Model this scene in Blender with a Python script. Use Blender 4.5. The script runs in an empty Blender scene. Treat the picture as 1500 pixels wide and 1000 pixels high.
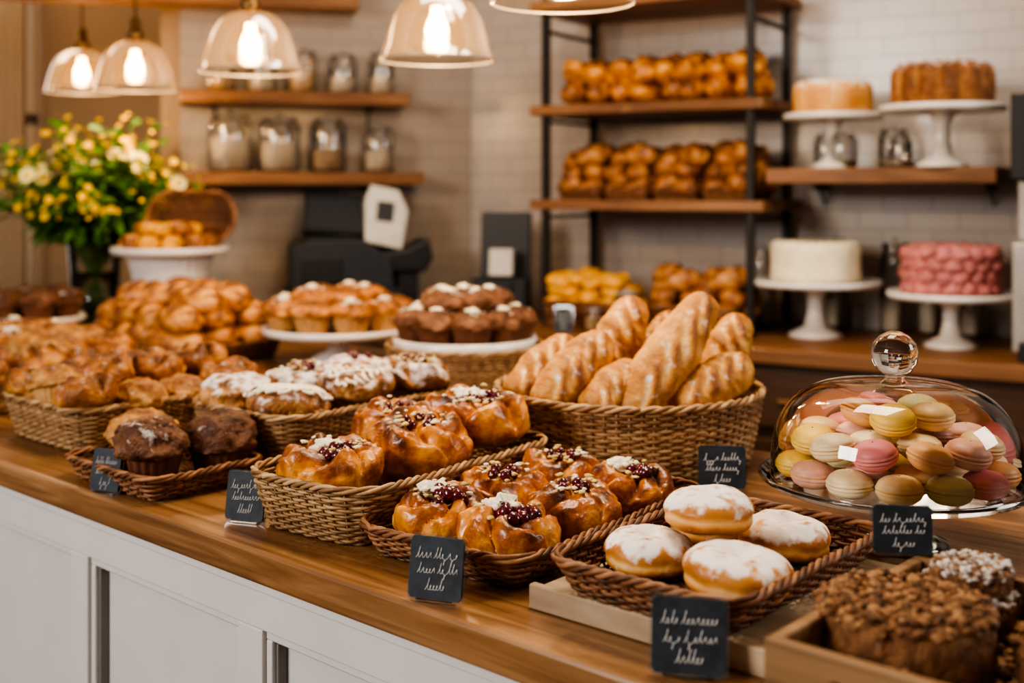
import bpy, math, random
from mathutils import Vector, Matrix, noise, Euler
random.seed(11)
R=random.uniform
CZ=1.39; F=1750.0; HY=275.0      # eye height, focal (px of 1500), horizon row
pi=math.pi
def W(px,py,Y): return Vector(((px-750)/F*Y, Y, CZ-(py-HY)/F*Y))
def G(px,py,z):
    Y=F*(CZ-z)/(py-HY); return Vector(((px-750)/F*Y,Y,z))

# ------------------------------------------------------------------ mesh builder
class MB:
    def __init__(s): s.v=[];s.f=[];s.m=[];s.sm=[];s.b=[];s.g=[]
    def grid(s,rings,mat=0,closed=True,capA=False,capB=False,smooth=True,loop=False):
        base=len(s.v); n=len(rings[0]); m=len(rings)
        for r in rings:
            for c in r:
                s.v.append(tuple(c[0])); s.b.append(c[1]); s.g.append(c[2])
        def fc(*a):
            s.f.append(a); s.m.append(mat); s.sm.append(smooth)
        for i in range(m if loop else m-1):
            i2=(i+1)%m
            for j in range(n if closed else n-1):
                j2=(j+1)%n
                fc(base+i*n+j,base+i*n+j2,base+i2*n+j2,base+i2*n+j)
        if capA: fc(*[base+j for j in range(n)][::-1])
        if capB: fc(*[base+(m-1)*n+j for j in range(n)])
    def lathe(s,prof,n=32,M=None,mat=0,fn=None,bake=0,sugar=0,smooth=True,capA=False,capB=False):
        rings=[]
        for i,(r,z) in enumerate(prof):
            ring=[]
            for j in range(n):
                t=2*pi*j/n
                rr,zz,b,g=r,z,bake,sugar
                if fn:
                    rr,zz,b,g=fn(t,i,r,z)
                p=Vector((rr*math.cos(t),rr*math.sin(t),zz))
                if M: p=M@p
                ring.append((p,b,g))
            rings.append(ring)
        s.grid(rings,mat,True,capA,capB,smooth)
    def tube(s,pts,rad,sides=6,closed=False,mat=0,bake=0,cap=True,radf=None):
        pts=[Vector(p) for p in pts]; n=len(pts); rings=[]
        up=None
        for i,p in enumerate(pts):
            if closed: t=pts[(i+1)%n]-pts[i-1]
            else: t=pts[min(i+1,n-1)]-pts[max(i-1,0)]
            if t.length<1e-9: t=Vector((0,0,1))
            t.normalize()
            if up is None:
                ref=Vector((0,0,1)) if abs(t.z)<.9 else Vector((1,0,0))
                up=(ref-t*ref.dot(t)).normalized()
            else:
                up=(up-t*up.dot(t))
                if up.length<1e-6: up=Vector((1,0,0))
                up.normalize()
            if closed:
                ref=Vector((0,0,1)); up=(ref-t*ref.dot(t)).normalized()
            sd=t.cross(up); ra=radf(i/(max(n-1,1))) if radf else rad
            rings.append([(p+(up*math.cos(2*pi*k/sides)+sd*math.sin(2*pi*k/sides))*ra,bake,0) for k in range(sides)])
        s.grid(rings,mat,True,cap and not closed,cap and not closed,True,closed)
    def box(s,x0,x1,y0,y1,z0,z1,mat=0,M=None,bake=0):
        c=[Vector((x,y,z)) for x in (x0,x1) for y in (y0,y1) for z in (z0,z1)]
        if M: c=[M@p for p in c]
        b=len(s.v)
        for p in c: s.v.append(tuple(p)); s.b.append(bake); s.g.append(0)
        for q in ((0,1,3,2),(4,6,7,5),(0,4,5,1),(2,3,7,6),(0,2,6,4),(1,5,7,3)):
            s.f.append(tuple(b+k for k in q)); s.m.append(mat); s.sm.append(False)
    def blob(s,c,r,seed=0,amp=.25,sq=(1,1,1),mat=0,n=8,m=6,bake=.5,sugar=0,freq=1.5,rot=None):
        rings=[]; c=Vector(c)
        for i in range(m+1):
            a=-pi/2+pi*i/m; ring=[]
            for j in range(n):
                t=2*pi*j/n
                d=Vector((math.cos(a)*math.cos(t),math.cos(a)*math.sin(t),math.sin(a)))
                k=1+amp*noise.noise(d*freq+Vector((seed*3.7,seed*1.3,seed*.7)))
                p=Vector((d.x*sq[0],d.y*sq[1],d.z*sq[2]))*(r*k)
                if rot: p=rot@p
                ring.append((c+p,bake,sugar))
            rings.append(ring)
        s.grid(rings,mat)
    def prism(s,path,y0,y1,mat=0,M=None):
        """outline (x,z) pairs extruded along y"""
        A=[(Vector((x,y0,z)),0,0) for x,z in path]; B=[(Vector((x,y1,z)),0,0) for x,z in path]
        if M: A=[(M@a[0],0,0) for a in A]; B=[(M@a[0],0,0) for a in B]
        s.grid([A,B],mat,True,True,True,False)
    def mesh(s,name,mats):
        me=bpy.data.meshes.new(name); me.from_pydata(s.v,[],s.f)
        for m in mats: me.materials.append(m)
        me.polygons.foreach_set('material_index',s.m)
        me.polygons.foreach_set('use_smooth',s.sm)
        a=me.attributes.new('bake','FLOAT','POINT'); a.data.foreach_set('value',s.b)
        a=me.attributes.new('sugar','FLOAT','POINT'); a.data.foreach_set('value',s.g)
        me.update(); return me
def put(name,me,loc=(0,0,0),rz=0,rx=0,ry=0,s=1,parent=None,bevel=0):
    o=bpy.data.objects.new(name,me); bpy.context.scene.collection.objects.link(o)
    o.location=loc; o.rotation_euler=(rx,ry,rz); o.scale=(s,s,s) if not isinstance(s,tuple) else s
    if parent: o.parent=parent
    if bevel:
        b=o.modifiers.new('bevel','BEVEL'); b.width=bevel; b.segments=2; b.limit_method='ANGLE'
    return o
def empty(name,loc=(0,0,0),rz=0):
    o=bpy.data.objects.new(name,None); bpy.context.scene.collection.objects.link(o)
    o.location=loc; o.rotation_euler=(0,0,rz); o.empty_display_size=.05; return o

# ------------------------------------------------------------------ materials
def mk(name):
    m=bpy.data.materials.new(name); m.use_nodes=True; nt=m.node_tree
    return m,nt,nt.nodes['Principled BSDF']
def c4(c): return (c[0],c[1],c[2],1)
def noise_n(nt,scale,detail=4,mapscale=None,coord='Object'):
    tc=nt.nodes.new('ShaderNodeTexCoord'); n=nt.nodes.new('ShaderNodeTexNoise')
    n.inputs['Scale'].default_value=scale; n.inputs['Detail'].default_value=detail
    if mapscale:
        mp=nt.nodes.new('ShaderNodeMapping'); mp.inputs['Scale'].default_value=mapscale
        nt.links.new(tc.outputs[coord],mp.inputs['Vector']); nt.links.new(mp.outputs[0],n.inputs['Vector'])
    else: nt.links.new(tc.outputs[coord],n.inputs['Vector'])
    return n
def ramp(nt,src,stops):
    r=nt.nodes.new('ShaderNodeValToRGB'); e=r.color_ramp.elements
    while len(e)<len(stops): e.new(.5)
    for k,(p,c) in enumerate(stops): e[k].position=p; e[k].color=c4(c)
    nt.links.new(src,r.inputs[0]); return r
def mth(nt,op,a,b):
    n=nt.nodes.new('ShaderNodeMath'); n.operation=op
    for i,x in enumerate((a,b)):
        if isinstance(x,(int,float)): n.inputs[i].default_value=x
        else: nt.links.new(x,n.inputs[i])
    return n.outputs[0]
def bump(nt,b,src,strength=.3,dist=.002):
    n=nt.nodes.new('ShaderNodeBump'); n.inputs['Strength'].default_value=strength; n.inputs['Distance'].default_value=dist
    nt.links.new(src,n.inputs['Height']); nt.links.new(n.outputs[0],b.inputs['Normal'])
def plain(name,c,rough=.5,metal=0,var=.12,scale=30,bmp=0,coat=0,sss=0):
    m,nt,b=mk(name)
    n=noise_n(nt,scale)
    r=ramp(nt,n.outputs['Fac'],[(.3,[x*(1-var) for x in c]),(.7,[min(1,x*(1+var)) for x in c])])
    nt.links.new(r.outputs[0],b.inputs['Base Color'])
    b.inputs['Roughness'].default_value=rough; b.inputs['Metallic'].default_value=metal
    b.inputs['Coat Weight'].default_value=coat
    if bmp: bump(nt,b,n.outputs['Fac'],bmp)
    return m
def crust(name,stops,rough=.5,coat=0,nscale=35,namp=.45,bmp=.35,bd=.0025,sn=2.2):
    m,nt,b=mk(name)
    at=nt.nodes.new('ShaderNodeAttribute'); at.attribute_name='bake'
    n=noise_n(nt,nscale,6); nf=noise_n(nt,nscale*5,4)
    v=mth(nt,'ADD',at.outputs['Fac'],mth(nt,'MULTIPLY',mth(nt,'SUBTRACT',n.outputs['Fac'],.5),namp*1.6))
    v=mth(nt,'ADD',v,mth(nt,'MULTIPLY',mth(nt,'SUBTRACT',nf.outputs['Fac'],.5),namp*.8))
    r=ramp(nt,v,list(zip((0,.35,.65,1),stops)))
    sg=nt.nodes.new('ShaderNodeAttribute'); sg.attribute_name='sugar'
    n2=noise_n(nt,55,8); 
    sv=mth(nt,'ADD',sg.outputs['Fac'],mth(nt,'MULTIPLY',mth(nt,'SUBTRACT',n2.outputs['Fac'],.5),sn))
    mr=nt.nodes.new('ShaderNodeMapRange'); nt.links.new(sv,mr.inputs[0]); mr.inputs[1].default_value=.38; mr.inputs[2].default_value=.80; mr.inputs[4].default_value=.95
    mx=nt.nodes.new('ShaderNodeMix'); mx.data_type='RGBA'
    nt.links.new(mr.outputs[0],mx.inputs[0]); nt.links.new(r.outputs[0],mx.inputs[6]); mx.inputs[7].default_value=(.88,.84,.79,1)
    nt.links.new(mx.outputs[2],b.inputs['Base Color'])
    rr=mth(nt,'ADD',mth(nt,'MULTIPLY',mr.outputs[0],.5),rough); nt.links.new(rr,b.inputs['Roughness'])
    cw=mth(nt,'MULTIPLY',mth(nt,'SUBTRACT',1.0,mr.outputs[0]),coat); nt.links.new(cw,b.inputs['Coat Weight'])
    b.inputs['Coat Roughness'].default_value=.22
    bump(nt,b,mth(nt,'ADD',nf.outputs['Fac'],mth(nt,'MULTIPLY',n.outputs['Fac'],1.5)),bmp,bd)
    return m
GOLD=[(.84,.48,.13),(.72,.29,.037),(.40,.110,.013),(.10,.025,.006)]
M_gold=crust('crust_golden',GOLD,.38,.45,38,.45,.6)
M_pie=crust('crust_pastry',[(.78,.45,.14),(.60,.26,.055),(.34,.115,.02),(.12,.037,.008)],.5,.15,45,.5,.8)
M_bread=crust('crust_baguette',[(.88,.68,.38),(.72,.39,.11),(.50,.21,.042),(.24,.08,.018)],.55,.05,30,.25,.8)
M_muf=crust('crust_muffin',[(.72,.42,.17),(.50,.24,.07),(.27,.10,.03),(.09,.032,.012)],.65,.03,45,.5,1,.004)
M_choc=crust('crust_chocolate',[(.29,.135,.065),(.18,.07,.03),(.09,.032,.015),(.03,.010,.006)],.6,.05,45,.5,1,.004)
M_don=crust('crust_doughnut',[(.90,.62,.30),(.76,.38,.10),(.52,.20,.038),(.27,.09,.02)],.5,.08,18,.2,.5,.0025,3.0)
M_roll=crust('crust_roll',[(.66,.37,.13),(.48,.20,.05),(.26,.09,.02),(.09,.03,.01)],.5,.1,20,.45,.3)
M_orange=crust('crust_loaf_amber',[(.84,.46,.11),(.70,.29,.04),(.38,.12,.017),(.14,.04,.009)],.5,.1,20,.4,.3)
def wick(name,a,b_,c):
    m,nt,b=mk(name)
    at=nt.nodes.new('ShaderNodeAttribute'); at.attribute_name='bake'
    n=noise_n(nt,60,4); v=mth(nt,'ADD',at.outputs['Fac'],mth(nt,'MULTIPLY',mth(nt,'SUBTRACT',n.outputs['Fac'],.5),.9))
    r=ramp(nt,v,[(0,a),(.5,b_),(1,c)]); nt.links.new(r.outputs[0],b.inputs['Base Color'])
    b.inputs['Roughness'].default_value=.5; bump(nt,b,n.outputs['Fac'],.3,.001); return m
M_wick=wick('wicker_tan',(.14,.068,.028),(.37,.21,.095),(.62,.42,.23))
M_wickd=wick('wicker_brown',(.07,.027,.012),(.22,.09,.038),(.42,.21,.10))
def wood(name,a,b_,c,rough=.4,coat=.1,sc=(1.2,14,14),scale=2.2):
    m,nt,b=mk(name)
    n=noise_n(nt,scale,8,sc); n.inputs['Distortion'].default_value=1.2
    r=ramp(nt,n.outputs['Fac'],[(.25,a),(.5,b_),(.75,c)])
    n2=noise_n(nt,3,4,(.8,3,3)); mx=nt.nodes.new('ShaderNodeMix'); mx.data_type='RGBA'; mx.blend_type='MULTIPLY'
    mx.inputs[0].default_value=.75; nt.links.new(r.outputs[0],mx.inputs[6])
    r2=ramp(nt,n2.outputs['Fac'],[(.3,(.5,.45,.42)),(.65,(1,1,1))]); nt.links.new(r2.outputs[0],mx.inputs[7])
    nt.links.new(mx.outputs[2],b.inputs['Base Color'])
    rg=nt.nodes.new('ShaderNodeMapRange'); nt.links.new(n2.outputs['Fac'],rg.inputs[0]); rg.inputs[1].default_value=.3; rg.inputs[2].default_value=.7
    rg.inputs[3].default_value=rough+.12; rg.inputs[4].default_value=max(.1,rough-.08); nt.links.new(rg.outputs[0],b.inputs['Roughness'])
    b.inputs['Coat Weight'].default_value=coat
    bump(nt,b,n.outputs['Fac'],.25,.001); return m
M_wood=wood('wood_counter_oak',(.12,.052,.020),(.28,.140,.058),(.44,.25,.118),.36,.2,(1.0,16,16),2.6)
M_shelf=wood('wood_shelf',(.12,.050,.018),(.25,.110,.040),(.36,.18,.072),.5,.05)
M_dark=wood('wood_dark_cabinet',(.05,.022,.012),(.09,.040,.019),(.13,.058,.027),.5,.05)
M_pale=wood('wood_pale_board',(.34,.24,.15),(.52,.39,.26),(.64,.51,.36),.6,0)
M_crate=wood('wood_crate',(.20,.10,.04),(.35,.20,.09),(.47,.29,.15),.6,0)
M_paint=plain('paint_greige',(.60,.58,.56),.45,0,.04,6)
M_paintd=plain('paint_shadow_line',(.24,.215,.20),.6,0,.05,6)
M_white=plain('ceramic_white',(.82,.80,.77),.25,0,.03,10,0,.3)
M_cream=plain('cream_frosting',(.88,.79,.58),.6,0,.06,40,.6)
M_pink=plain('pink_frosting',(.56,.21,.20),.65,0,.25,25,.6)
M_blk=plain('black_plastic',(.012,.013,.016),.5,0,.1)
M_dgrey=plain('dark_grey_plastic',(.022,.027,.036),.5,0,.1)
M_silver=plain('brushed_silver',(.40,.38,.35),.4,.5,.1)
M_steel=plain('black_steel',(.020,.017,.015),.5,.4,.15)
M_brass=plain('aged_brass',(.22,.13,.06),.4,.9,.1)
M_slate=plain('chalkboard_slate',(.032,.040,.053),.65,0,.35,60)
M_chalk=plain('chalk',(.78,.78,.76),.9,0,.05)
M_paper=plain('receipt_paper',(.55,.53,.49),.8,0,.03)
M_cup=plain('paper_cup_golden',(.56,.31,.12),.7,0,.2,60)
M_cupd=plain('paper_cup_brown',(.17,.065,.03),.7,0,.2,60)
M_berry=plain('berry_dark',(.10,.008,.014),.18,0,.5,60,0,.6)
M_icing=plain('icing_cream',(.88,.81,.64),.5,0,.1,60,.3)
M_nut=plain('nut_chopped',(.66,.50,.20),.6,0,.35,80)
M_crumbs=crust('crumble_topping',[(.52,.29,.13),(.36,.17,.068),(.20,.085,.032),(.07,.026,.012)],.7,.03,60,.6,1,.004)
M_leaf=plain('leaf_green',(.075,.19,.025),.5,0,.5,15)
M_stem=plain('stem_green',(.10,.20,.04),.5,0,.3,15)
M_yel=plain('petal_yellow',(.90,.60,.008),.6,0,.15,30)
M_pale_petal=plain('petal_cream',(.92,.84,.40),.6,0,.06,30)
M_oats=plain('jar_contents',(.55,.38,.22),.8,0,.25,90,.6)
M_lime=plain('citrus_yellow',(.74,.36,.03),.45,0,.35,25,.2)
def glass(name,tint=(1,1,1),rough=.02,base=.06,gl=1.0,frost=0):
    m=bpy.data.materials.new(name); m.use_nodes=True; nt=m.node_tree; nt.nodes.clear()
    o=nt.nodes.new('ShaderNodeOutputMaterial'); t=nt.nodes.new('ShaderNodeBsdfTransparent'); t.inputs[0].default_value=c4(tint)
    g=nt.nodes.new('ShaderNodeBsdfGlossy'); g.inputs['Roughness'].default_value=rough; g.inputs[0].default_value=(gl,gl,gl,1)
    fr=nt.nodes.new('ShaderNodeFresnel'); fr.inputs[0].default_value=1.5
    n=noise_n(nt,8,2); k=mth(nt,'ADD',mth(nt,'MULTIPLY',fr.outputs[0],1.0),mth(nt,'MULTIPLY',n.outputs['Fac'],base))
    mx=nt.nodes.new('ShaderNodeMixShader'); nt.links.new(k,mx.inputs[0]); nt.links.new(t.outputs[0],mx.inputs[1]); nt.links.new(g.outputs[0],mx.inputs[2])
    last=mx
    if frost:
        d=nt.nodes.new('ShaderNodeBsdfTranslucent'); d.inputs[0].default_value=(1,.74,.42,1)
        m2=nt.nodes.new('ShaderNodeMixShader'); m2.inputs[0].default_value=frost
        nt.links.new(mx.outputs[0],m2.inputs[1]); nt.links.new(d.outputs[0],m2.inputs[2]); last=m2
    nt.links.new(last.outputs[0],o.inputs[0]); return m
M_glass=glass('clear_glass',(.985,.985,.98),.02,.03)
M_jar=glass('jar_glass',(.90,.90,.89),.12,.06)
M_lamp=glass('lamp_glass',(.92,.86,.77),.10,.06,1,.05)
M_acr=glass('acrylic',(.9,.92,.92),.1,.15)
def emis(name,c,s):
    m,nt,b=mk(name); b.inputs['Base Color'].default_value=c4(c); b.inputs['Emission Color'].default_value=c4(c); b.inputs['Emission Strength'].default_value=s; return m
M_bulb=emis('bulb_glow',(1,.50,.14),34)
def tile(name,c,c2,rough=.25):
    m,nt,b=mk(name); tc=nt.nodes.new('ShaderNodeTexCoord')
    sx=nt.nodes.new('ShaderNodeSeparateXYZ'); cx=nt.nodes.new('ShaderNodeCombineXYZ')
    nt.links.new(tc.outputs['Object'],sx.inputs[0]); nt.links.new(sx.outputs[0],cx.inputs[0]); nt.links.new(sx.outputs[2],cx.inputs[1])
    br=nt.nodes.new('ShaderNodeTexBrick'); nt.links.new(cx.outputs[0],br.inputs['Vector'])
    br.inputs['Scale'].default_value=1; br.inputs['Brick Width'].default_value=.15; br.inputs['Row Height'].default_value=.06
    br.inputs['Mortar Size'].default_value=.0022; br.inputs['Mortar Smooth'].default_value=.3
    br.inputs['Color1'].default_value=c4(c); br.inputs['Color2'].default_value=c4([x*.95 for x in c]); br.inputs['Mortar'].default_value=c4(c2)
    nt.links.new(br.outputs['Color'],b.inputs['Base Color']); b.inputs['Roughness'].default_value=rough
    n=nt.nodes.new('ShaderNodeBump'); n.inputs['Strength'].default_value=.5; n.inputs['Distance'].default_value=.002; n.invert=True
    nt.links.new(br.outputs['Fac'],n.inputs['Height']); nt.links.new(n.outputs[0],b.inputs['Normal']); return m
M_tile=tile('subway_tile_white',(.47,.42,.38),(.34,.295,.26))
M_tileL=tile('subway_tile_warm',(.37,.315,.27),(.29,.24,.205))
M_wall=plain('wall_plaster_beige',(.34,.24,.15),.8,0,.06,3)
M_ceil=plain('ceiling_paint',(.70,.62,.52),.8,0,.03,3)
M_floor=wood('floor_boards',(.10,.05,.025),(.17,.09,.045),(.24,.13,.07),.5,0)

# ------------------------------------------------------------------ geometry helpers
def path_rr(w,d,r,n):
    r=min(r,w/2-1e-4,d/2-1e-4); a=w-2*r; b=d-2*r; q=pi*r/2; tot=2*a+2*b+4*q; out=[]
    segs=[('l',a,(-a/2,-d/2),(1,0)),('c',q,(a/2,-b/2),-pi/2),('l',b,(w/2,-b/2),(0,1)),('c',q,(a/2,b/2),0),
          ('l',a,(a/2,d/2),(-1,0)),('c',q,(-a/2,b/2),pi/2),('l',b,(-w/2,b/2),(0,-1)),('c',q,(-a/2,-b/2),pi)]
    for i in range(n):
        s=tot*i/n
        for k,L,p,x in segs:
            if s<=L+1e-9:
                if k=='l':
                    out.append((p[0]+x[0]*s,p[1]+x[1]*s,x[1],-x[0]))
                else:
                    t=x+s/r; out.append((p[0]+r*math.cos(t),p[1]+r*math.sin(t),math.cos(t),math.sin(t)))
                break
            s-=L
    return out,tot
def wicker(w,d,r,h,flare,rad=.0021,stake=.0135,gap=1.0):
    """w,d = rim size; woven side, rope rim, woven base"""
    bw,bd,br=w-2*flare,d-2*flare,max(r-flare,.01)
    mb=MB(); _,tot=path_rr(bw,bd,br,8)
    ns=int(tot/stake); ns+=ns%2; n=ns*4
    P,_=path_rr(bw,bd,br,n)
    rows=max(3,int(h/(rad*1.9*gap)))
    for j in range(rows):
        z=rad+(h-rad)*j/rows; o=flare*(z/h)**.8; bk=R(.15,.8)
        pts=[]
        for i,(x,y,nx,ny) in enumerate(P):
            off=o+rad*1.1*math.cos(pi*i/4+pi*j)+.0012*noise.noise(Vector((x*14,y*14,j*.3)))
            zz=z+.0016*noise.noise(Vector((i*.11,j*1.7,3)))
            pts.append((x+nx*off,y+ny*off,zz))
        mb.tube(pts,rad*R(.85,1.1),5,True,0,bk)
    for k in range(ns):
        x,y,nx,ny=P[k*4]; bk=R(.1,.6)
        mb.tube([(x+nx*flare*(t**.8),y+ny*flare*(t**.8),h*t) for t in (0,.33,.66,1)],rad*.9,4,False,0,bk)
    rr=max(rad,.0022)
    for q in range(3):                     # rope rim
        pts=[]
        for i,(x,y,nx,ny) in enumerate(P):
            ph=2*pi*i/14+q*2*pi/3
            off=flare+math.cos(ph)*rr*1.35
            pts.append((x+nx*off,y+ny*off,h+rr+math.sin(ph)*rr*1.35+.0015*noise.noise(Vector((i*.05,1,2)))))
        mb.tube(pts,rr*1.3,5,True,0,[.8,.5,.25][q])
    yy=-bd/2+rad*2
    k=0
    while yy<bd/2-rad:                      # woven floor
        ex=0
        e=abs(yy)-(bd/2-br)
        if e>0: ex=br-math.sqrt(max(br*br-e*e,0))
        hw=bw/2-ex-.002; m=max(2,int(2*hw/stake*2))
        if hw>.01:
            mb.tube([(-hw+2*hw*i/m,yy,rad*1.3+rad*.7*math.cos(pi*i/2+pi*k)) for i in range(m+1)],rad*1.1,4,False,0,R(.1,.6))
        yy+=rad*2.0; k+=1
    return mb
def fb(p,sc,seed): return noise.noise(Vector(p)*sc+Vector((seed*7.1,seed*3.3,seed*1.7)))

def muffin(name,seed,r=.052,mat=None,cup=None,sugar=0,top='none',hd=1.0,b0=.32):
    mb=MB(); ch=r*.85
    mb.lathe([(r*.02,0),(r*.66,0),(r*.70,.004),(r*.90,ch)],96,None,1,
       lambda t,i,a,z:(a*(1+(.035*math.cos(24*t) if i>=1 else 0)),z,.4,0))
    prof=[]; N=22
    for i in range(N+1):
        a=-.42+(pi/2+.42)*i/N
        prof.append((r*1.04*abs(math.cos(a))**.75,ch+r*.10+math.sin(a)*r*(.78 if a>0 else .5)*hd))
    def fn(t,i,a,z):
        p=(math.cos(t)*a,math.sin(t)*a,z); u=i/N
        ck=math.exp(-(fb(p,26,seed+11)/.08)**2)*max(0,min(1,(u-.3)*4))
        k=fb(p,28,seed)*.22+fb(p,70,seed+3)*.12+fb(p,150,seed+5)*.07
        aa=a*(1+k-.03*ck); zz=z+k*r*.55*u-ck*r*.05
        b=b0+.45*u+fb(p,40,seed+9)*.35-abs(k)*.3-.28*ck
        g=sugar*(min(1,max(0,(u-.25)*3)))
        return aa,zz,b,g
    mb.lathe(prof,80,None,0,fn)
    rnd=random.Random(seed); zt=ch+r*.10+r*.78*hd
    def surf(q,t):   # approx height on dome
        return ch+r*.10+math.sqrt(max(0,1-(q/1.04)**2))*r*.76*hd
    if top in('crumb','nuts'):
        for k in range(40):
            q=.85*math.sqrt(rnd.random()); t=rnd.random()*2*pi
            mb.blob((r*q*math.cos(t),r*q*math.sin(t),surf(q,t)+.001),rnd.uniform(.002,.0048),k,.5,(1,1,.7),2,6,4,rnd.uniform(.2,.9),rnd.random()*sugar)
    if top=='berry':
        for k in range(6):
            q=.5*math.sqrt(rnd.random()); t=rnd.random()*2*pi
            mb.blob((r*q*math.cos(t),r*q*math.sin(t),surf(q,t)+.003),.007,k,.15,(1,1,1),2,8,6)
    if top=='cream':
        mb.blob((0,0,zt),.013,seed,.9,(1.2,1,.5),2,14,9,freq=3)
        for k in range(16):
            q=.7*math.sqrt(rnd.random()); t=rnd.random()*2*pi
            mb.blob((r*q*math.cos(t),r*q*math.sin(t),surf(q,t)+.001),.0035,k,.5,(1,1,.6),2,6,4)
    m3={'crumb':M_crumbs,'nuts':M_nut,'berry':M_berry,'cream':M_icing,'none':M_nut}[top]
    return mb.mesh(name,[mat or M_muf,cup or M_cup,m3])

def danish(name,seed,r=.06,h=.045,fill='berry',strands=5,cup=False,sugar=0,mat=None,open_=.40,b0=.42):
    mb=MB(); N=40; prof=[]
    for i in range(N+1):
        a=-pi/2+pi*i/N; prof.append((max(.0004,r*abs(math.cos(a))**.58), h/2+math.copysign(abs(math.sin(a))**.9,a)*h/2))
    rnd=random.Random(seed); tw=rnd.choice((2.6,3.2,-3.0))
    def fn(t,i,a,z):
        q=a/r; u=i/N; up=max(0,min(1,(u-.34)*3.5))
        p=(math.cos(t)*a,math.sin(t)*a,z)
        ph=strands*t+tw*q*2+fb((math.cos(t),math.sin(t),0),1.5,seed)*2.0+fb(p,25,seed+12)*1.2
        rg=abs(math.sin(ph/2))**.42            # wide folds, narrow creases
        fine=fb(p,60,seed+6)*.06+fb(p,130,seed+7)*.04
        k=(rg-.8)*.18*up*min(1,q*2.2)+fb(p,20,seed)*.11+fine*.6
        zz=z+(rg-.8)*h*.34*up*min(1,q*2.4)+fb(p,28,seed+2)*h*.16*up+fine*h*.8*up
        if up>0: zz-=h*open_*math.exp(-(q/.42)**2)*up
        b=b0+up*(.42*(rg-.7)+.30*math.exp(-((q-.62)/.26)**2)-.16*math.exp(-(q/.3)**2)*(fill!='none'))
        b+=fb(p,28,seed+4)*.50+fb(p,80,seed+8)*.25
        if u<.3: b=.25+.5*u
        if sugar: b+=.1
        return a*(1+k),zz,b,sugar*up*(.6+.5*rg)
    mb.lathe(prof,130,None,0,fn)
    zc=h*(1-open_)+.004
    if fill=='berry':
        for k in range(11):
            q=.36*r*math.sqrt(rnd.random()); t=rnd.random()*6.28
            mb.blob((q*math.cos(t)+.006,q*math.sin(t)-.010,zc+.004+rnd.random()*.007),.0082,k,.25,(1,1,.95),1,10,8,freq=2.5)
        mb.blob((-.007,.014,zc+.009),.014,seed,.9,(1.3,.9,.6),2,16,10,freq=3)
        for k in range(9): mb.blob((rnd.uniform(-.024,.010),rnd.uniform(0,.024),zc+.012),.0045,k,.6,(1.2,1,.7),2,7,5,freq=2)
    if fill in('berry','nuts'):
        for k in range(26):
            q=.62*r*math.sqrt(rnd.random()); t=rnd.random()*6.28
            mb.blob((q*math.cos(t),q*math.sin(t)+.004,zc+.006*rnd.random()+min(q,.4*r)*open_*1.2),rnd.uniform(.0022,.0044),k,.6,(1.3,1,.6),rnd.choice((3,3,2)),6,4)
    if fill=='nuts':
        for k in range(6):
            q=.26*r; t=k*1.3; mb.blob((q*math.cos(t),q*math.sin(t),zc+.004),.0070,k,.2,(1,1,1),1,8,6)
    if fill=='stripe':      # drizzled icing
        for k in range(8):
            x=-.76*r+k*.22*r; pts=[]
            for j in range(15):
                y=(-.85+1.7*j/14)*math.sqrt(max(0,r*r-x*x)); xx=x+y*.35+.005*math.sin(j*1.3+k)
                q=min(.97,math.hypot(xx,y)/r); a=math.acos(q**(1/.58)); 
                pts.append((xx,y,h/2+abs(math.sin(a))**.9*h/2-h*open_*math.exp(-(q/.42)**2)+.0015))
            mb.tube(pts,.0030,5,False,2)
    if cup:
        mb.lathe([(r*.7,-.001),(r*.74,0),(r*.95,h*.40),(r*.92,h*.40)],96,None,4,lambda t,i,a,z:(a*(1+.03*math.cos(24*t)),z,.4,0))
    return mb.mesh(name,[mat or M_gold,M_berry,M_icing,M_nut,M_cup])

def doughnut(name,seed,r=.052,h=.045,sug=.92):
    mb=MB(); N=30; prof=[]
    for i in range(N+1):
        a=-pi/2+pi*i/N; prof.append((max(.0004,r*abs(math.cos(a))**.55),h/2+math.copysign(abs(math.sin(a))**.85,a)*h/2))
    def fn(t,i,a,z):
        u=i/N; q=a/r; p=(math.cos(t)*a,math.sin(t)*a,z); aa=a
        k=fb(p,18,seed)*.09; band=math.exp(-((z-h*.42)/(h*.10))**2)
        aa=a*(1+k-.05*band*(q>.8)); zz=z
        if u>.5: zz-=h*.22*math.exp(-(q/.22)**2)
        b=.58-.50*band+fb(p,30,seed+1)*.3
        g=sug*max(0,min(1,(z/h-.52+fb(p,25,seed+9)*.3)*2.8))
        return aa,zz+fb(p,25,seed+4)*.004+fb(p,90,seed+5)*.0014,b,g
    mb.lathe(prof,90,None,0,fn); return mb.mesh(name,[M_don])

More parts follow.
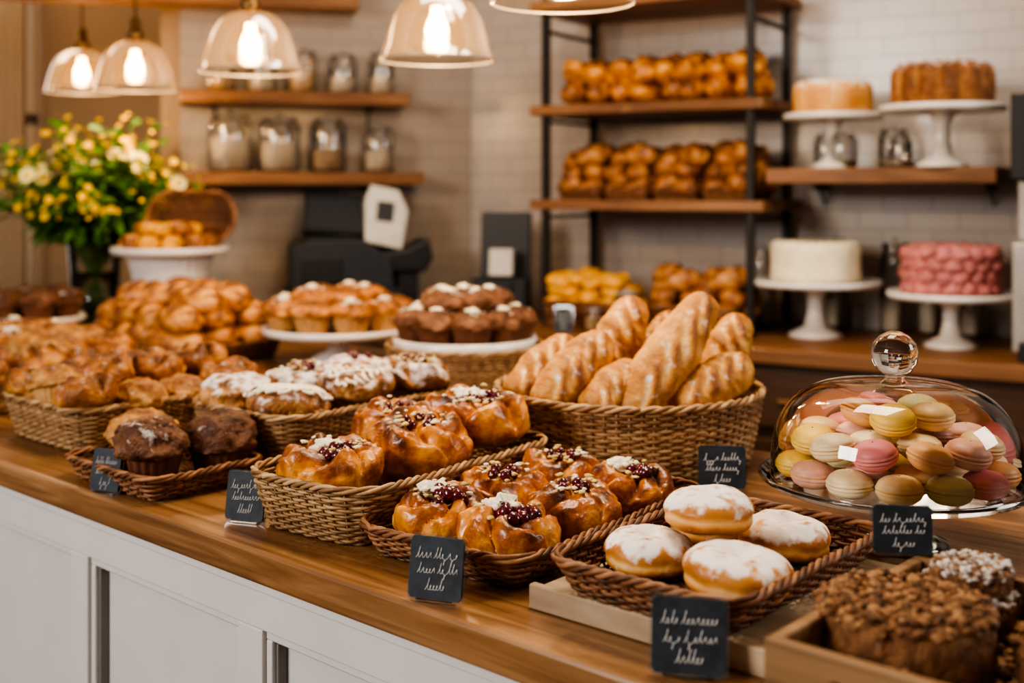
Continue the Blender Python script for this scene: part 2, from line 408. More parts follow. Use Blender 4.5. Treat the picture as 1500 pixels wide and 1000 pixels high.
def loaf(name,seed,L=.25,r=.036,slashes=4,mat=None,ang=25,flat=.8,power=.38,segment=0,sug=0,b0=.38,sl=.42,nz=.5,sw=.22):
    mb=MB(); m=72; n=48; rings=[]; a_=math.radians(ang); sa,ca=math.sin(a_),math.cos(a_)
    xs=[(-.5+(k+.5)/max(1,slashes))*L*.86 for k in range(slashes)]
    for i in range(m+1):
        t=i/m; th=pi*t; x=-math.cos(th)*L/2; base=r*max(.012,max(0,math.sin(th))**power)*(1-.12*abs(x/L*2)**2)
        if segment: base*=.84+.18*abs(math.sin(pi*(t*segment)))**.5
        ring=[]
        for j in range(n):
            ph=2*pi*j/n; y=math.cos(ph); z=math.sin(ph); msk=0; rd=0
            if z>-.1:
                for xi in xs:
                    dd=((x-xi)*sa-y*r*ca)/(r*sw); al=((x-xi)*ca+y*r*sa)/(L/max(1,slashes)*.58)
                    e=math.exp(-al**6)
                    msk=max(msk,math.exp(-dd*dd)*e); rd=max(rd,math.exp(-(dd-1.6)**2*1.6)*e)
            p0=(x,y*r,z*r); k=1+fb(p0,16,seed)*.16+fb(p0,60,seed+1)*.06+fb(p0,120,seed+2)*.03-.16*msk+.12*rd
            zz=z*base*k*(flat if z<0 else .95)
            p=Vector((x,y*base*k,zz+r*flat))
            b=b0+.20*max(0,z)-sl*msk+.38*rd+fb(p0,25,seed+2)*nz+fb(p0,70,seed+3)*nz*.5
            if segment: b+=.35*(abs(math.sin(pi*(t*segment)))-.5)
            ring.append((p,b,(sug+.25*msk)*max(0,z)))
        rings.append(ring)
    mb.grid(rings,0); return mb.mesh(name,[mat or M_bread])

def rolls(name,seed,r=.045,mat=None):
    mb=MB(); N=16; prof=[]
    for i in range(N+1):
        a=-pi/2+pi*i/N; prof.append((max(.0004,r*abs(math.cos(a))**.75),r*.62+math.sin(a)*r*.66))
    def fn(t,i,a,z):
        p=(math.cos(t)*a,math.sin(t)*a,z); c=math.exp(-(p[0]/(r*.10))**2)+math.exp(-(p[1]/(r*.10))**2); c=min(1,c)*(i/N>.55)
        k=fb(p,22,seed)*.16; return a*(1+k),z-c*r*.12,.40+.45*i/N-.40*c+fb(p,30,seed+1)*.4,.25*c
    mb.lathe(prof,40,None,0,fn); return mb.mesh(name,[mat or M_roll])

def crumbcake(name,seed,r,h,sug=0,count=330):
    mb=MB(); rnd=random.Random(seed)
    prof=[(.001,0),(r*.94,0),(r*.98,.003),(r,h*.25),(r*1.01,h*.45),(r,h*.65),(r*1.0,h*.85),(r*.93,h),(r*.5,h*1.03),(.001,h*1.04)]
    mb.lathe(prof,90,None,0,lambda t,i,a,z:(a*(1+fb((math.cos(t),math.sin(t),z*20),4,seed)*.05+fb((math.cos(t),math.sin(t),z*40),12,seed)*.03),z,.60+fb((math.cos(t)*3,math.sin(t)*3,z*60),2,seed)*.5-(.25 if i<3 else 0),0))
    for k in range(count):
        q=math.sqrt(rnd.random())*1.0; t=rnd.random()*2*pi; s=rnd.uniform(.0018,.0050)
        mb.blob((r*q*math.cos(t),r*q*math.sin(t),h*1.02+rnd.uniform(-.002,.005)-(q>.9)*.006),s,k,.9,(1.2,1,.7),0,7,5,rnd.uniform(.0,.85),sug*rnd.uniform(.5,1.1),2.2)
    return mb.mesh(name,[M_crumbs])

def stand(mb,r,z,base_r=None,mat=0):
    b=base_r or r*.42
    mb.lathe([(.001,0),(b,0),(b,.006),(b*.85,.014),(b*.42,.03),(b*.30,z*.45),(b*.30,z*.7),(b*.5,z-.022),(b*.9,z-.012),
              (r*.96,z-.012),(r,z-.014),(r*1.01,z-.004),(r,z+.004),(r*.97,z),(r*.5,z-.002),(.001,z-.002)],64,None,mat)

# ================================================================== ROOM
CA=math.radians(-42.65); O=Vector((-.825,1.925,0))
ax=Vector((math.cos(CA),math.sin(CA),0)); ay=Vector((-math.sin(CA),math.cos(CA),0))
def C(s,n,z=.95): return O+ax*s+ay*n+Vector((0,0,z))

mb=MB(); mb.box(-5,5,-2.5,6.5,-.05,0); put('floor',mb.mesh('floor',[M_floor]))
mb=MB(); mb.box(-5,5,-2.5,6.5,2.9,2.95); put('ceiling',mb.mesh('ceiling',[M_ceil]))
U0=Vector((.11,3.86,0)); UR=math.radians(-30)
def U(x,y,z): return U0+Vector((math.cos(UR)*x-math.sin(UR)*y,math.sin(UR)*x+math.cos(UR)*y,z))
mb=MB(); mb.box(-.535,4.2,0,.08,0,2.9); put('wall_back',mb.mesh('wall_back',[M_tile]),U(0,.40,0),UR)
L0=Vector((-1.17,4.207,0)); LR=math.radians(15)
def Lw(x,y,z): return L0+Vector((math.cos(LR)*x-math.sin(LR)*y,math.sin(LR)*x+math.cos(LR)*y,z))
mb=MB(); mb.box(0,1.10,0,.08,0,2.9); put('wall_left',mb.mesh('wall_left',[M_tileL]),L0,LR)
mb=MB(); mb.box(-1.25,-1.17,4.25,5.5,0,2.9); put('wall_return',mb.mesh('wall_return',[M_wall]))
mb=MB(); mb.box(-5,-1.17,5.5,5.6,0,2.9); put('wall_recess',mb.mesh('wall_recess',[M_wall]))
# header beam over the recess and the left wall
mb=MB(); mb.box(-1.6,.62,-.12,-.0,2.02,2.15); put('trim_1',mb.mesh('trim_1',[M_shelf]),L0+Vector((0,-.02,0)),LR,bevel=.004)
# window with frame and curtain at far left
mb=MB()
for x in (-3.1,-2.62,-2.2): mb.box(x-.03,x+.03,5.40,5.47,.9,2.5)
for z in (.9,1.7,2.5): mb.box(-3.13,-2.17,5.40,5.47,z-.03,z+.03)
mb.box(-3.1,-2.2,5.47,5.48,.9,2.5,1)
put('window_1',mb.mesh('window_1',[M_white,emis('window_daylight',(.9,.93,1),1.2)]),bevel=.005)
mb=MB(); rings=[]
for z in (0.3,1.2,2.6):
    rings.append([(Vector((-2.35+.20*i/40,5.30+.03*math.sin(i*.9),z)),0,0) for i in range(41)])
mb.grid(rings,0,False); put('curtain',mb.mesh('curtain',[plain('linen_curtain',(.55,.46,.36),.8,0,.05)]))

# ------------------------------------------------------------------ display counter
ctr=empty('display_counter',O,CA)
mb=MB(); mb.box(-3.2,2.6,0,.9,.908,.95); mb.box(-3.2,.35,.9,1.3,.908,.95)
put('countertop',mb.mesh('countertop',[M_wood]),parent=ctr,bevel=.005)
mb=MB(); mb.box(-3.15,2.55,.045,.87,.08,.908); mb.box(-3.15,.32,.87,1.26,.08,.908)
mb.box(-3.15,2.55,.018,.045,.844,.908); mb.box(-3.15,2.55,.018,.045,.08,.20)
mb.box(-3.15,2.55,.012,.03,.893,.908)
k=-8
while k<6:
    s=.25+.436*k
    mb.box(s-.052,s,.018,.045,.20,.844)
    # mouldings round each recessed panel
    x0,x1=s,s+.384
    for (a,b,c,d) in ((x0,x1,.832,.844),(x0,x1,.20,.212),(x0,x0+.012,.212,.832),(x1-.012,x1,.212,.832)):
        mb.box(a,b,.024,.045,c,d,0)
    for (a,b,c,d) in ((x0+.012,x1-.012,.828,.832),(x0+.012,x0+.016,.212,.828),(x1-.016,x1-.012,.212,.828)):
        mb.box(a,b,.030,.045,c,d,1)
    k+=1
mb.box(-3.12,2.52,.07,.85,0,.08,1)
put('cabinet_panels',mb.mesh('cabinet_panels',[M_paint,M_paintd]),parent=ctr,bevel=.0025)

# ------------------------------------------------------------------ back counter
bc=empty('back_counter',U0,UR)
mb=MB(); mb.box(-.30,3.0,-.22,.395,.908,.95); put('worktop',mb.mesh('worktop',[M_shelf]),parent=bc,bevel=.004)
mb=MB(); mb.box(-.28,3.0,-.18,.39,0,.908)
for k in range(7):
    x=-.26+k*.46
    mb.box(x,x+.43,-.20,-.18,.73,.89); mb.box(x,x+.43,-.20,-.18,.10,.70)
    mb.box(x+.17,x+.26,-.215,-.20,.80,.812,1)
put('cabinet',mb.mesh('cabinet',[M_dark,M_brass]),parent=bc,bevel=.004)
lc=empty('side_counter',L0,LR)
mb=MB(); mb.box(.30,.93,-.42,-.005,.908,.95); mb.box(.32,.91,-.40,-.01,0,.908,1)
mb.box(.34,.60,-.415,-.40,.1,.88,1); mb.box(.63,.89,-.415,-.40,.1,.88,1)
put('cabinet',mb.mesh('side_cabinet',[M_dark,M_dark]),parent=lc,bevel=.003)

# ------------------------------------------------------------------ steel + wood shelving
un=empty('bread_shelving_unit',U0,UR)
mb=MB()
for x in (0,.685):
    for y in (0,.35): mb.box(x-.011,x+.011,y-.011,y+.011,.95,2.6)
for x in (0,.685):
    for z in (1.30,1.61,1.90): mb.box(x-.008,x+.008,0,.35,z-.01,z)
put('posts',mb.mesh('posts',[M_steel]),parent=un)
mb=MB()
for z in (1.352,1.655,1.99): mb.box(-.05,.73,-.02,.37,z-.032,z)
put('shelf_boards',mb.mesh('shelf_boards',[M_shelf]),parent=un,bevel=.003)
ws=empty('cake_shelf',U0,UR)
mb=MB(); mb.box(.735,1.365,-.02,.39,1.402,1.447); put('shelf_board',mb.mesh('shelf_board',[M_shelf]),parent=ws,bevel=.004)
mb=MB()
for x in (.80,1.30):
    mb.box(x-.01,x+.01,.30,.39,1.385,1.402); mb.tube([(x,.38,1.34),(x,.31,1.395)],.004)
put('brackets',mb.mesh('brackets',[M_steel]),parent=ws)

# loaves on shelves
loafA=[loaf('amber_loaf_%d'%k,k,.20,.052,3,M_orange,65,.9,.5,b0=.44) for k in range(3)]
loafB=[loaf('brown_loaf_%d'%k,k+5,.13,.045,2,M_roll,60,.9,.55,b0=.38) for k in range(3)]
loafD=[loaf('dark_loaf_%d'%k,k+8,.19,.050,2,M_roll,60,.9,.55,b0=.50) for k in range(2)]
rollA=[rolls('round_roll_%d'%k,k,.045) for k in range(3)]
rollY=[rolls('yellow_roll_%d'%k,k+5,.04,M_lime) for k in range(2)]
p=empty('amber_loaves',U(.34,.17,1.655),UR)
for k in range(8):
    put('loaf',(loafD+loafA)[k%4],(-.29+k*.085,-.02,.0),pi/2+R(-.3,.3),R(-.1,.1),parent=p,s=(1.0,R(.85,1),R(.85,1)))
for k in range(8):
    put('loaf',loafA[(k+1)%3],(-.28+k*.082,-.045+R(-.02,.02),.058+R(-.01,.01)),pi/2+R(-.7,.6),R(-.2,.2),R(-.15,.45),parent=p,s=(R(.7,.9),R(.78,.95),R(.7,.9)))
for k in range(7):
    put('loaf',loafA[(k+1)%3],(-.27+k*.088,.09+R(-.02,.02),.080+R(-.01,.01)),pi/2+R(-.5,.5),0,R(-.2,.1),parent=p,s=(.7,.85,.9))
def pile(nm,z,w,yc,spec,h,bw,n_layers,dz,hb):
    p=empty(nm,U(.34,yc,z),UR)
    for (x,kind) in spec:
        me=wicker(bw,.25,.03,hb,.012,.003,.02).mesh('shelf_basket',[M_wickd])
        put('basket',me,(x,0,0),parent=p)
        src=rollY if kind=='y' else (rollA+loafB)
        for L in range(n_layers):
            for i in range(2):
                for j in range(3 if L<n_layers-1 else 2):
                    m_=src[(i+j*2+L)%len(src)]
                    put('roll',m_,(x-.036+i*.072+R(-.014,.014),-.085+j*.08+L*.012+R(-.01,.01),h*.5+L*dz+R(-.008,.008)),R(0,6) if m_ not in loafB else R(-.8,.8),R(-.4,.4),R(-.3,.3),parent=p,s=R(.8,1.05))
pile('shelf_bread_baskets',1.352,0,.17,[(-.25,'b'),(-.085,'b'),(.08,'b'),(.245,'b')],.05,.158,3,.038,.035)
pile('counter_roll_baskets',.95,0,.08,[(-.27,'y'),(-.14,'y'),(.10,'b'),(.24,'b')],.085,.13,3,.040,.075)

# ------------------------------------------------------------------ jars
def jar(name,loc,r,h,fill=.6,lid=True,parent=None,content=M_oats):
    mb=MB()
    mb.lathe([(.001,.003),(r*.9,.002),(r,.012),(r,h*.78),(r*.93,h*.86),(r*.78,h*.90),(r*.78,h*.95)],32,None,0)
    if fill: mb.lathe([(.001,.006),(r*.88,.006),(r*.95,.016),(r*.95,h*fill*.8),(r*.6,h*fill*.84),(.001,h*fill*.85)],28,None,1)
    if lid:
        mb.lathe([(r*.80,h*.94),(r*.86,h*.94),(r*.86,h*.985),(r*.6,h),(.001,h)],28,None,2)
        mb.blob((0,0,h*1.03),r*.16,1,0,(1,1,1),2,10,8)
    put(name,mb.mesh(name,[M_jar,content,M_jar if lid=='g' else M_silver]),loc,R(0,6),parent=parent)
ls=empty('jar_shelves',L0,LR)
mb=MB(); mb.box(0,.785,-.2,0,1.678,1.723); mb.box(0,.835,-.2,0,1.40,1.445); put('shelf_boards',mb.mesh('left_boards',[M_shelf]),parent=ls,bevel=.004)
mb=MB()
for x in (.12,.66):
    for z in (1.678,1.40): mb.box(x-.008,x+.008,-.17,0,z-.012,z); mb.tube([(x,-.005,z-.06),(x,-.08,z-.006)],.004)
put('brackets',mb.mesh('left_brackets',[M_steel]),parent=ls)
M_flour=plain('flour_contents',(.60,.51,.40),.9,0,.08)
M_beans=plain('bean_contents',(.45,.32,.20),.8,0,.5,120,.6)
for x,r,h,f,c in ((.17,.075,.20,.75,M_flour),(.34,.072,.19,.7,M_flour),(.51,.062,.19,.5,M_beans),(.69,.055,.16,.6,M_flour)):
    jar('storage_jar',Lw(x,-.105,1.445),r,h,f,'g',content=c)
for x,r,h,f,c in ((.14,.05,.13,.5,M_oats),(.28,.05,.15,.5,M_flour),(.42,.05,.15,.7,M_oats),(.56,.05,.14,.55,M_flour),(.70,.045,.15,.5,M_flour)):
    jar('storage_jar',Lw(x,-.105,1.723),r,h,f,'g',content=c)
for x,y,r,h in ((.62,.30,.04,.20),(.84,.36,.032,.22),(1.03,.32,.045,.22),(1.13,.345,.04,.20),(1.25,.345,.04,.19)):
    jar('storage_jar',U(x,y,.95),r,h*1.25,.45,'g',content=M_flour)
for x,y,r,h in ((.93,.10,.04,.10),(1.03,.30,.045,.12),(1.10,.07,.03,.09),(.82,.33,.04,.11)):
    jar('glass_canister',U(x,y,1.447),r,h,.3,'g',content=M_flour)
jar('preserve_jar',U(.34,-.12,.95),.042,.13,.8,True,content=M_flour)
jar('preserve_jar',U(.24,-.14,.95),.028,.075,.8,True,content=M_oats)

# ------------------------------------------------------------------ cakes on stands
def cake_on(name,loc,r,z,cake):
    e=empty(name,loc); mb=MB(); stand(mb,r,z); put('stand',mb.mesh('stand',[M_white]),parent=e)
    put('cake',cake,(0,0,z),R(0,6),parent=e)
def cake_cream(r,h):
    mb=MB()
    def fn(t,i,a,z): 
        k=fb((math.cos(t)*2,math.sin(t)*2,z*40),2.5,3)*.035; return a*(1+k),z+fb((a*40*math.cos(t),a*40*math.sin(t),0),1,2)*.003,0,0
    mb.lathe([(.001,0),(r,0),(r*1.01,h*.2),(r,h*.5),(r*1.01,h*.8),(r*.99,h*.95),(r*.92,h),(r*.8,h*.985),(r*.4,h*.99),(.001,h)],72,None,0,fn)
    for k in range(26):
        t=2*pi*k/26; mb.blob((r*.86*math.cos(t),r*.86*math.sin(t),h-.003),.014,k,.3,(1,1,.5),0,8,6)
    return mb.mesh('cream_cake',[M_cream])
def cake_pink(r,h):
    mb=MB(); rnd=random.Random(3); mb.lathe([(.001,0),(r*.95,0),(r*.95,h*.95),(r*.85,h),(.001,h)],48,None,0)
    for j in range(4):
        for k in range(17):
            t=2*pi*(k+.5*(j%2)+rnd.uniform(-.1,.1))/17; rot=Matrix.Rotation(t,3,'Z')
            mb.blob((r*.90*math.cos(t),r*.90*math.sin(t),h*(.13+.245*j)+rnd.uniform(-.003,.003)),r*.19,k+j*9,.8,(.7,1.0,.82),0,10,8,freq=2.5,rot=rot)
    for q in (.2,.45,.72):
        for k in range(int(24*q)+2):
            t=2*pi*k/(int(24*q)+2); mb.blob((r*q*math.cos(t),r*q*math.sin(t),h-.006),r*.16,k,.8,(1,1,.7),0,9,7,freq=2.5)
    return mb.mesh('pink_cake',[M_pink])
def cake_bundt(r,h,fl,sug,mat,b0=.55):
    mb=MB()
    def fn(t,i,a,z):
        u=min(1,a/r); k=abs(math.cos(fl/2*t))**.6
        p=(a*math.cos(t),a*math.sin(t),z)
        return a*(1-.10*(1-k)*(i<9)),z,b0+.2*(k-.5)+fb(p,20,1)*.3-(.3 if z<h*.12 else 0),sug*max(0,min(1,(z/h-.75)*5))
    mb.lathe([(.001,0),(r*.96,0),(r,h*.15),(r*1.0,h*.4),(r,h*.7),(r*.96,h*.88),(r*.86,h*.98),(r*.7,h*1.02),(r*.5,h*1.0),(r*.3,h*.9),(.001,h*.86)],128,None,0,fn)
    return mb.mesh('bundt_cake',[mat])
cake_on('cream_cake_on_stand',Vector((.902,3.55,.95)),.19,.165,cake_cream(.131,.115))
cake_on('pink_cake_on_stand',Vector((1.214,3.305,.95)),.17,.15,cake_pink(.130,.125))
a=Vector(((1220-750)/F*3.50,3.50,1.447)); cake_on('sponge_cake_on_stand',a,.142,.155,cake_bundt(.115,.10,40,.85,M_don,.30))
a=Vector(((1380-750)/F*3.28,3.28,1.447)); cake_on('bundt_cake_on_stand',a,.165,.165,cake_bundt(.137,.12,14,.55,M_muf,.62))

# ------------------------------------------------------------------ coffee machine at right
cm=empty('coffee_machine',U(1.415,-.12,.95),UR)
mb=MB(); mb.box(0,.42,0,.42,.02,.30,1); mb.box(.0,.42,.12,.42,.30,.46,1); mb.box(-.002,.422,-.01,.42,.46,.68,0); mb.box(.02,.40,-.04,.10,.0,.05,0)
for x in (.08,.34): mb.lathe([(.03,.40),(.03,.46)],20,Matrix.Translation((x,.05,0)),1)
for x in (.08,.34): mb.tube([(x,.05,.40),(x,-.08,.38)],.012,8,False,0)
put('body',mb.mesh('coffee_body',[M_blk,M_silver]),parent=cm,bevel=.008)

# ------------------------------------------------------------------ till
rg=empty('cash_register',Lw(.545,-.215,.95),LR)
mb=MB()
mb.box(-.19,.19,-.15,.15,0,.10,0)
mb.prism([(-.18,.10),(.16,.10),(.15,.20),(.06,.265),(-.12,.265),(-.18,.24)],-.14,.12,1)
mb.box(-.15,-.02,-.150,-.14,.12,.21,0); mb.box(-.13,.04,-.10,.04,.265,.275,0)
put('base',mb.mesh('till_base',[M_blk,M_dgrey]),parent=rg,bevel=.008)
mb=MB(); Mt=Matrix.Translation((-.01,.02,.345))@Matrix.Rotation(math.radians(-38),4,'X')@Matrix.Rotation(math.radians(6),4,'Y')
mb.box(-.12,.12,-.012,.018,-.085,.085,1,Mt); mb.box(-.108,.108,-.016,-.012,-.073,.073,2,Mt)
mb.box(-.03,.05,.02,.10,.22,.33,1)
Mr=Matrix.Translation((.14,.03,.325))@Matrix.Rotation(math.radians(8),4,'Y')@Matrix.Rotation(math.radians(-15),4,'X')
mb.prism([(-.06,-.10),(.07,-.11),(.08,.03),(.04,.10),(-.06,.105),(-.075,.05)],-.07,.09,0,Mr); mb.box(-.03,.03,-.074,-.07,-.02,.05,1,Mr)
put('screen',mb.mesh('till_screen',[M_silver,M_blk,M_dgrey]),parent=rg,bevel=.010)
mb=MB(); mb.box(.17,.25,-.10,.08,0,.22,0); mb.prism([(.10,.15),(.27,.15),(.30,.20),(.28,.27),(.20,.23),(.12,.22)],-.12,.02,0); put('printer',mb.mesh('till_printer',[M_blk]),parent=rg,bevel=.012)
e=empty('card_terminal',U(-.20,.06,.95),UR+.3)
mb=MB(); mb.box(-.09,.09,-.05,.06,0,.14,0); mb.box(-.085,.085,.03,.06,.10,.36,0,Matrix.Rotation(math.radians(-4),4,'X'))
mb.box(-.035,.045,-.07,-.04,.14,.23,1,Matrix.Rotation(math.radians(-8),4,'X')); mb.box(-.025,.045,-.06,-.055,.08,.13,0)
for i in range(3):
    for j in range(3): mb.box(-.06+i*.03,-.04+i*.03,-.055,-.05,.02+j*.025,.037+j*.025,2)
put('body',mb.mesh('terminal_body',[M_blk,M_paper,M_dgrey]),parent=e,bevel=.005)

# ------------------------------------------------------------------ pendant lamps
def lamp(x,y,z=1.68,s=1.0):
    e=empty('pendant_lamp',(x,y,z))
    mb=MB()
    pr=[(.022,.150),(.034,.149),(.058,.140),(.080,.122),(.098,.092),(.109,.058),(.117,.025),(.125,0),(.127,-.002),(.125,-.003)]
    mb.lathe(pr,48,None,0); put('shade',mb.mesh('shade',[M_lamp]),parent=e)
    mb=MB(); mb.tube([(.126*math.cos(2*pi*i/64),.126*math.sin(2*pi*i/64),0) for i in range(64)],.0022,6,True); put('rim',mb.mesh('rim',[M_silver]),parent=e)
    mb=MB(); mb.lathe([(.001,.12),(.018,.12),(.020,.15),(.026,.152),(.026,.175),(.018,.18),(.016,.215),(.008,.225),(.001,.226)],24)
    mb.tube([(0,0,.22),(0,0,2.9-z)],.004,6); put('socket_and_cord',mb.mesh('socket',[M_brass]),parent=e)
    mb=MB(); mb.lathe([(.001,.038),(.012,.040),(.022,.050),(.026,.064),(.022,.080),(.014,.098),(.012,.12)],20); put('bulb',mb.mesh('bulb',[M_bulb]),parent=e)
    l=bpy.data.lights.new('bulb_light','POINT'); l.energy=6; l.color=(1,.64,.32); l.shadow_soft_size=.03
    o=bpy.data.objects.new('bulb_light',l); bpy.context.scene.collection.objects.link(o); o.parent=e; o.location=(0,0,.0)
for x,y,z in ((-.166,2.64,1.672),(-.652,2.98,1.68),(-1.18,3.74,1.70),(-1.52,4.22,1.73),(.09,2.10,1.715)): lamp(x,y,z)

# ------------------------------------------------------------------ flowers in a vase
fl=empty('flower_vase',C(-1.79,1.12))
mb=MB(); mb.lathe([(.001,.004),(.075,.004),(.082,.02),(.078,.12),(.086,.24),(.10,.32),(.102,.32)],40)
put('glass_vase',mb.mesh('vase',[M_jar]),parent=fl)
mb=MB(); mb.lathe([(.001,.008),(.074,.008),(.079,.02),(.075,.16),(.001,.161)],32); put('water',mb.mesh('water',[glass('water',(.80,.88,.78),.02,.02)]),parent=fl)
st=MB(); lf=MB(); fw=MB(); rnd=random.Random(4)
def leaf(mb,p,d,L,w,mat=0):
    d=d.normalized(); s=d.cross(Vector((rnd.uniform(-1,1),rnd.uniform(-1,1),rnd.uniform(.2,1))))
    if s.length<.01: s=Vector((1,0,0))
    s.normalize(); u=s.cross(d); rr=[]
    for t,k in ((0,.08),(.3,.8),(.6,1),(.85,.6),(1,.05)):
        c=p+d*L*t-Vector((0,0,1))*L*.35*t*t; rr.append([(c-s*w*k,0,0),(c+u*w*.25*k,0,0),(c+s*w*k,0,0)])
    mb.grid(rr,mat,False)
tips=[]
for k in range(150):
    th=rnd.random()*2*pi; q=math.sqrt(rnd.random()); phi=q*1.42
    L=rnd.uniform(.24,.43)*(1-.08*q)
    c=Vector((0,0,.32)); d=Vector((math.sin(phi)*math.cos(th),math.sin(phi)*math.sin(th),math.cos(phi)*.95+.03))
    tip=c+d*L; tip.y*=.72
    b0=Vector((-.05*math.cos(th)*q,-.05*math.sin(th)*q,.02)); mid=c+Vector((d.x*.05,d.y*.05,.0))
    pts=[]
    for i in range(9):
        t=i/8; pts.append(b0*(1-t)**2+mid*2*t*(1-t)+tip*t*t)
    st.tube(pts,.0022,5); tips.append((tip,d,pts))
    for i in range(11):
        t=rnd.uniform(.50,.99); p=b0*(1-t)**2+mid*2*t*(1-t)+tip*t*t
        dd=Vector((rnd.uniform(-1,1),rnd.uniform(-1,1),rnd.uniform(-.3,.9)))+d*.6
        leaf(lf,p,dd,rnd.uniform(.04,.085),rnd.uniform(.006,.014))
for k in range(150):
    th=rnd.random()*2*pi; p=Vector((.09*math.cos(th),.09*math.sin(th),rnd.uniform(.29,.46)))
    leaf(lf,p,Vector((math.cos(th),math.sin(th),rnd.uniform(-.5,.5))),rnd.uniform(.07,.14),rnd.uniform(.014,.025))
def flower(p,d,r,np_,mat,cm,cup=.35):
    d=d.normalized(); a=d.cross(Vector((.3,.1,1))).normalized(); b=d.cross(a)
    for k in range(np_):
        t=2*pi*k/np_; e=a*math.cos(t)+b*math.sin(t); s=d.cross(e)
        rr=[]
        for q,w in ((.1,.2),(.45,.9),(.8,1),(1,.3)):
            c=p+e*r*q+d*r*cup*q*q; ww=s*r*w*2.4/np_; rr.append([(c-ww,0,0),(c+ww,0,0)])
        fw.grid(rr,mat,False)
    fw.blob(p+d*r*.1,r*.38,1,.1,(1,1,1),cm,8,6)
big=0
for k,(tip,d,pts) in enumerate(tips):
    face=(d+Vector((.1,-.9,.25))).normalized()
    if d.y<.3 and k%8==0 and big<12: flower(tip,face,.028,12,1,0,.2); big+=1
    else:
        for j in range(2):
            flower(tip+Vector((rnd.uniform(-.04,.04),rnd.uniform(-.03,.03),rnd.uniform(-.04,.025))),(d+Vector((rnd.uniform(-.5,.5),rnd.uniform(-.9,.1),rnd.uniform(0,.6)))),rnd.uniform(.008,.016),8,0,0,.5)
put('stems',st.mesh('stems',[M_stem]),parent=fl); put('leaves',lf.mesh('leaves',[M_leaf]),parent=fl); put('blossoms',fw.mesh('blossoms',[M_yel,M_pale_petal]),parent=fl)

# ------------------------------------------------------------------ bread stand behind the flowers
bs=empty('bread_pedestal',C(-1.33,1.12)); 
mb=MB(); z=.255
mb.lathe([(.001,0),(.085,0),(.09,.01),(.075,.03),(.085,.06),(.105,.16),(.12,.22),(.13,.24)],96,None,0,lambda t,i,a,zz:(a*(1+(.05*abs(math.cos(14*t)) if i>2 else 0)),zz,0,0))
mb.lathe([(.001,.24),(.165,.238),(.175,.245),(.176,.26),(.168,.262),(.16,.254),(.001,.254)],64)
put('fluted_pedestal',mb.mesh('fluted_pedestal',[M_white]),parent=bs)
put('leaning_basket',wicker(.27,.17,.08,.05,.02,.003,.02).mesh('leaning_basket',[M_wickd]),(.05,.10,.33),0,math.radians(70),parent=bs)
for k in range(18):
    lay=0 if k<10 else 1
    t=2*pi*k/(10 if lay==0 else 8); r=(.115 if lay==0 else .065)
    put('bun',rollY[k%2] if k%3 else rollA[0],(r*math.cos(t),r*math.sin(t)*.75-.015,.254+.038*lay),R(0,6),R(-.2,.2),parent=bs,s=.85)

# ================================================================== GOODS ON THE COUNTER
RZ=math.radians(-42)
def frame(c,rz): 
    return lambda x,y,z: Vector((c[0]+math.cos(rz)*x-math.sin(rz)*y, c[1]+math.sin(rz)*x+math.cos(rz)*y, z))
# meshes
muf_s=[muffin('muffin_sugared_%d'%k,20+k,.060,M_muf,M_cup,.70,'berry' if k%2 else 'none',.75) for k in range(3)]
muf_p=[muffin('muffin_plain_%d'%k,30+k,.052,M_muf,M_cup,.15,'none',.9,.24) for k in range(4)]
muf_c=[muffin('muffin_chocolate_%d'%k,40+k,.054,M_choc,M_cupd,.25 if k==0 else .02,'crumb' if k==0 else 'none',.95) for k in range(3)]
muf_cc=[muffin('muffin_choc_cream_%d'%k,50+k,.050,M_choc,M_cupd,.05,'cream',.8,.18) for k in range(2)]
muf_g=[muffin('muffin_golden_%d'%k,60+k,.050,M_pie,M_cup,.0,'cream' if k else 'crumb',.75,.46) for k in range(3)]
dan_b=[danish('berry_danish_%d'%k,70+k,.070,.062,'berry',6,mat=M_gold,open_=.30,b0=.46) for k in range(2)]
dan_n=[danish('nut_danish_%d'%k,74+k,.068,.064,'nuts',5,mat=M_gold,open_=.14,b0=.48) for k in range(3)]
bun_b=[danish('berry_bun_%d'%k,80+k,.055,.056,'berry',6,True,mat=M_gold,open_=.22,b0=.40) for k in range(3)]
bun_n=[danish('nut_bun_%d'%k,84+k,.055,.054,'nuts',5,True,mat=M_gold,open_=.08,b0=.40) for k in range(3)]
dan_i=[danish('iced_danish_%d'%k,90+k,.062,.050,'stripe',3,True,.42,M_muf,.06) for k in range(2)]
dan_s=[danish('sugar_danish_%d'%k,94+k,.062,.052,'nuts',3,True,.62,M_muf,.08) for k in range(2)]
bun_p=[danish('plain_bun_%d'%k,98+k,.058,.060,'none',3+k,False,.14,M_pie,.0,b0=.46) for k in range(3)]
oval=[loaf('oval_danish_%d'%k,100+k,.15,.044,3,M_pie,62,.7,.5,b0=.50,sl=.40) for k in range(3)]
donut=[doughnut('sugar_doughnut_%d'%k,110+k) for k in range(3)]

# A : shallow tray, three muffins
cA=(-.525,1.80); fA=frame(cA,RZ)
put('wicker_tray',wicker(.25,.20,.03,.032,.022).mesh('wicker_tray_a',[M_wickd]),(cA[0],cA[1],.951),RZ)
for me,(x,y) in ((muf_c[0],(.018,-.035)),(muf_p[0],(-.075,.012)),(muf_c[1],(.052,.068))):
    q=fA(x,y,.958); put('muffin',me,q,R(0,6))
